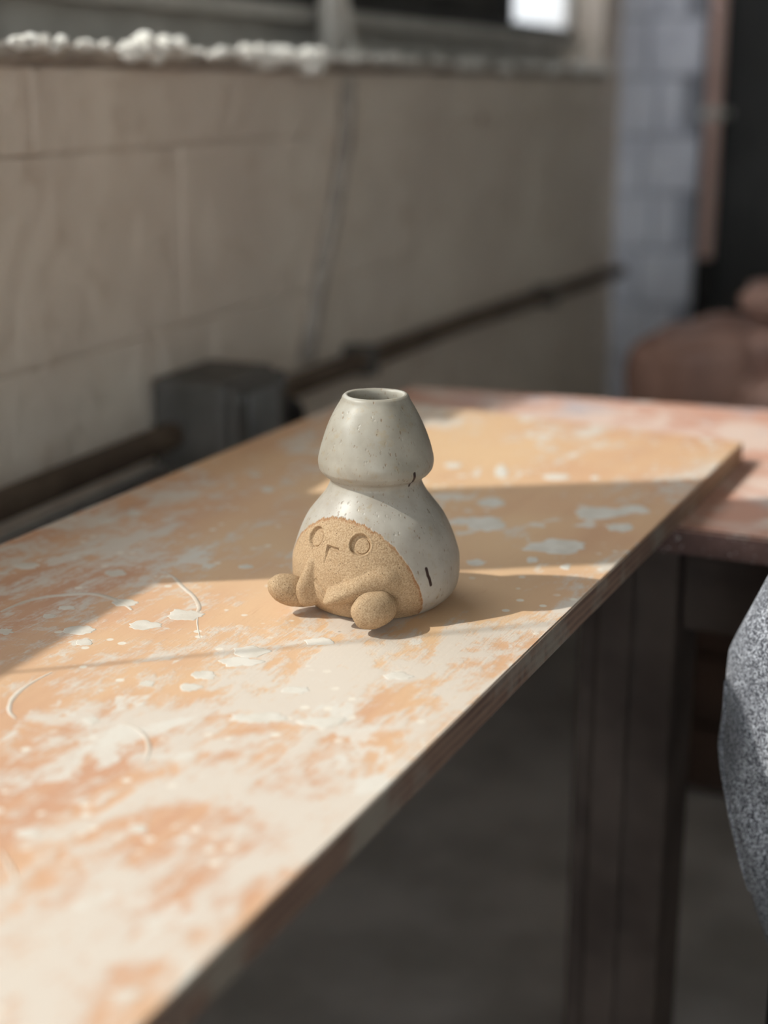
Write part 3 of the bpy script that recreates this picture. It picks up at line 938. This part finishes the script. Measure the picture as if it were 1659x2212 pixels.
# the neck opening leans a little
outer = np.stack([R2 * np.sin(PH), -R2 * np.cos(PH), Z2], -1)
inner_prof = [(.0172, .1270), (.0163, .1266), (.0157, .1255), (.0156, .1235), (.0172, .118), (.0225, .108), (.0275, .095), (.027, .086), (.021, .077), (.024, .070), (.038, .050), (.044, .030), (.040, .010), (.020, .006)]
inn = []
for r, z in inner_prof:
    inn.append(np.stack([r * np.sin(PH[0]), -r * np.cos(PH[0]), np.full(NC, z)], -1))
allv = np.concatenate([outer, np.array(inn)], 0)
nrow = allv.shape[0]
verts = np.concatenate([allv.reshape(-1, 3), np.array([[0, 0, .006], [0, 0, 0.0]])], 0)
ii, jj = np.meshgrid(np.arange(nrow - 1), np.arange(NC), indexing='ij')
j2 = (jj + 1) % NC
quads = np.stack([ii * NC + jj, ii * NC + j2, (ii + 1) * NC + j2, (ii + 1) * NC + jj], -1).reshape(-1, 4)
c_in, c_bot = nrow * NC, nrow * NC + 1
k = np.arange(NC); k2 = (k + 1) % NC
tri_in = np.stack([(nrow - 1) * NC + k, (nrow - 1) * NC + k2, np.full(NC, c_in)], -1)
tri_bot = np.stack([k2, k, np.full(NC, c_bot)], -1)
me = bpy.data.meshes.new('body')
me.vertices.add(len(verts))
me.vertices.foreach_set('co', verts.astype(np.float32).ravel())
loops = np.concatenate([quads.ravel(), tri_in.ravel(), tri_bot.ravel()])
me.loops.add(len(loops))
me.loops.foreach_set('vertex_index', loops.astype(np.int32))
npoly = len(quads) + len(tri_in) + len(tri_bot)
me.polygons.add(npoly)
starts = np.concatenate([np.arange(len(quads)) * 4, len(quads) * 4 + np.arange(2 * NC) * 3])
me.polygons.foreach_set('loop_start', starts.astype(np.int32))
me.update(calc_edges=True)
me.validate()
me.polygons.foreach_set('use_smooth', [True] * len(me.polygons))
for nm, arr in (('bare', bare), ('mark', mark), ('rust', rust)):
    at = me.attributes.new(nm, 'FLOAT', 'POINT')
    full = np.zeros(len(verts), np.float32)
    full[:NR * NC] = arr.astype(np.float32).ravel()
    at.data.foreach_set('value', full)
link('body', me, vase, (M_POT,))

def foot(center, axes, dirs, seed, taper):
    """Egg-shaped clay foot; dirs: toe direction, taper: heel to toe swelling."""
    bm = bmesh.new()
    bmesh.ops.create_icosphere(bm, subdivisions=5, radius=1.0)
    ax = Vector(dirs).normalized()
    side = Vector((0, 0, 1)).cross(ax).normalized()
    upv = ax.cross(side)
    off = Vector((seed * 5.1, 0.7, seed))
    for v in bm.verts:
        c = v.co.copy()
        s = 1 + taper * c.x
        nn = 1 + 0.05 * noise.noise(c * 1.7 + off) + 0.012 * noise.noise(c * 6 + off)
        v.co = Vector(center) + (ax * (c.x * axes[0]) + side * (c.y * axes[1] * s) + upv * (c.z * axes[2] * s)) * nn
    m_ = bm_mesh('foot', bm, True)
    at = m_.attributes.new('bare', 'FLOAT', 'POINT')
    at.data.foreach_set('value', [1.0] * len(m_.vertices))
    return link('foot', m_, vase, (M_POT,))
foot((-0.0006, -0.0565, 0.0136), (0.0150, 0.0115, 0.0102), (-0.62, -0.62, -0.10), 1, 0.10)
foot((-0.0490, -0.0245, 0.0138), (0.0160, 0.0098, 0.0092), (-0.86, -0.32, 0.42), 2, 0.10)

# ------------------------------------------------------------------ clay bags on a dark crate, by the end of the table
cr = empty('wooden_crate', (-0.24, 2.28, 0))
tag(cr, 'dark stained wooden crate standing on the floor behind the worktable', 'crate')
box_obj('crate_body', -0.36, 0.40, -0.24, 0.26, 0.0, 0.44, M_CRATE, cr, 0.004)
for i in range(4):
    box_obj('plank', -0.365, 0.405, -0.262, -0.2405, 0.01 + i * 0.11, 0.11 + i * 0.11, M_CRATE, cr, 0.003)
def claybag(loc, size, rz, seed, label, power=0.62):
    t = empty('clay_bag', loc, rz)
    tag(t, label, 'clay bag', 'clay bags stacked on the crate')
    me_ = lump_mesh('bag_body', size, seed, 5, 0.13, 1.6, power, True)
    b = link('bag_body', me_, t, (M_CLAYBAG,))
    b.location = (0, 0, size[2] * 0.8 + 0.0005)
    return t
b1 = claybag((-0.45, 2.38, 0.44), (0.205, 0.10, 0.125), 0.0, 1, 'wide slumped terracotta-coloured clay bag lowest on the dark crate')
b2 = claybag((-0.335, 2.38, 0.672), (0.155, 0.10, 0.034), 0.0, 2, 'flat terracotta-coloured clay bag laid on top of the slumped bag')
b3 = claybag((-0.335, 2.155, 0.44), (0.115, 0.070, 0.110), 0.0, 3, 'upright terracotta-coloured clay bag tied at the neck, in front of the slumped bag')
link('bag_tie', lump_mesh('bag_tie', (0.030, 0.026, 0.034), 6, 3, 0.35, 2.5), b3, (M_CLAYBAG,)).location = (-0.075, -0.01, 0.212)

# ------------------------------------------------------------------ chair with a terry towel hung over its back
ch = empty('dining_chair', (0.06, 0.90, 0))
tag(ch, 'black wooden chair pulled up to the worktable under a grey towel', 'chair')
box_obj('seat', -0.19, 0.21, 0.02, 0.38, 0.42, 0.45, M_CHAIR, ch, 0.008)
for x in (-0.197, 0.16):
    box_obj('leg', x, x + 0.035, 0.335, 0.37, 0, 0.42, M_CHAIR, ch, 0.004)
    box_obj('leg', x, x + 0.035, -0.015, 0.02, 0, 0.66, M_CHAIR, ch, 0.004)
bm = bmesh.new()
vA, vB = [], []
for i in range(25):
    a = math.pi * i / 24
    x, z = 0.015 - 0.185 * math.cos(a), 0.60 + 0.16 * math.sin(a) ** 0.7
    vA.append((x, z))
vA = [(-0.17, 0.50)] + vA + [(0.20, 0.50)]
f0 = [bm.verts.new((x, -0.010, z)) for x, z in vA]
f1 = [bm.verts.new((x, 0.012, z)) for x, z in vA]
bm.faces.new(f0); bm.faces.new(f1[::-1])
for i in range(len(vA)):
    j = (i + 1) % len(vA)
    bm.faces.new((f0[i], f1[i], f1[j], f0[j]))
link('backrest', bm_mesh('backrest', bm), ch, (M_CHAIR,))

# towel: front and back fall joined over the arched back, hem hanging askew
tz = np.array([.805, .795, .780, .755, .7258, .6997, .6812, .6727, .6567, .6308, .6108, .5915, .5629, .5277, .5024, .4835, .4756, .450, .430])
tl = np.array([.040, -.010, -.065, -.122, -.1575, -.168, -.1755, -.1785, -.179, -.1792, -.1808, -.178, -.171, -.161, -.1515, -.144, -.1405, -.115, -.085])
tr_ = np.array([.110, .160, .205, .250, .285, .300, .305, .305, .305, .305, .305, .303, .30, .285, .26, .23, .20, .10, .02])
NRT, NCT = 150, 160
zz = np.linspace(tz[0], tz[-1], NRT)
ll = np.interp(zz, tz[::-1], tl[::-1]); rr_ = np.interp(zz, tz[::-1], tr_[::-1])
vv, ff = [], []
for i in range(NRT):
    u = i / (NRT - 1)
    cx_, hw = (ll[i] + rr_[i]) / 2, (rr_[i] - ll[i]) / 2
    depth = 0.020 + 0.016 * min(1, u * 5) - 0.010 * max(0, u - 0.5)
    for k in range(NCT):
        a = 2 * math.pi * k / NCT
        ca, sa = math.cos(a), math.sin(a)
        x = cx_ - hw * math.copysign(abs(ca) ** 0.75, ca)
        y = depth * math.copysign(abs(sa) ** 0.6, -sa)
        s_ = x
        fold = 0.010 * noise.noise(Vector((s_ * 17 + zz[i] * 5, zz[i] * 3.5, 0.3 if sa > 0 else 9.1)))
        crease = 0.006 * noise.noise(Vector(((s_ * 0.8 + zz[i] * 0.6) * 42, zz[i] * 9, 3.3)))
        front = max(0.0, sa)
        y -= (fold + crease) * (0.3 + 0.7 * abs(sa)) * min(1, u * 6)
        vv.append((x, 0.902 + y, zz[i] + 0.0015 * noise.noise(Vector((a * 4, zz[i] * 20, 1)))))
vv.append(((ll[0] + rr_[0]) / 2, 0.902, zz[0] + 0.004))
for i in range(NRT - 1):
    for k in range(NCT):
        k2 = (k + 1) % NCT
        ff.append((i * NCT + k, (i + 1) * NCT + k, (i + 1) * NCT + k2, i * NCT + k2))
for k in range(NCT):
    ff.append((NRT * NCT, k, (k + 1) % NCT))
towel = empty('terry_towel', (0, 0, 0))
tag(towel, 'charcoal grey terry towel hanging over the back of the black chair', 'towel')
cl = link('cloth', mesh('cloth', vv, ff, True), towel, (M_TERRY,))
sol = cl.modifiers.new('thickness', 'SOLIDIFY')
sol.thickness = 0.003
sol.offset = 0.0
# stitched hem along the slanting lower left edge
hem = []
for i in range(60, NRT - 30, 3):
    hem.append((ll[i] + 0.001, 0.902 - 0.012, zz[i]))
link('hem', tube_mesh('hem', hem, 0.0022, 8), towel, (M_TERRY,))
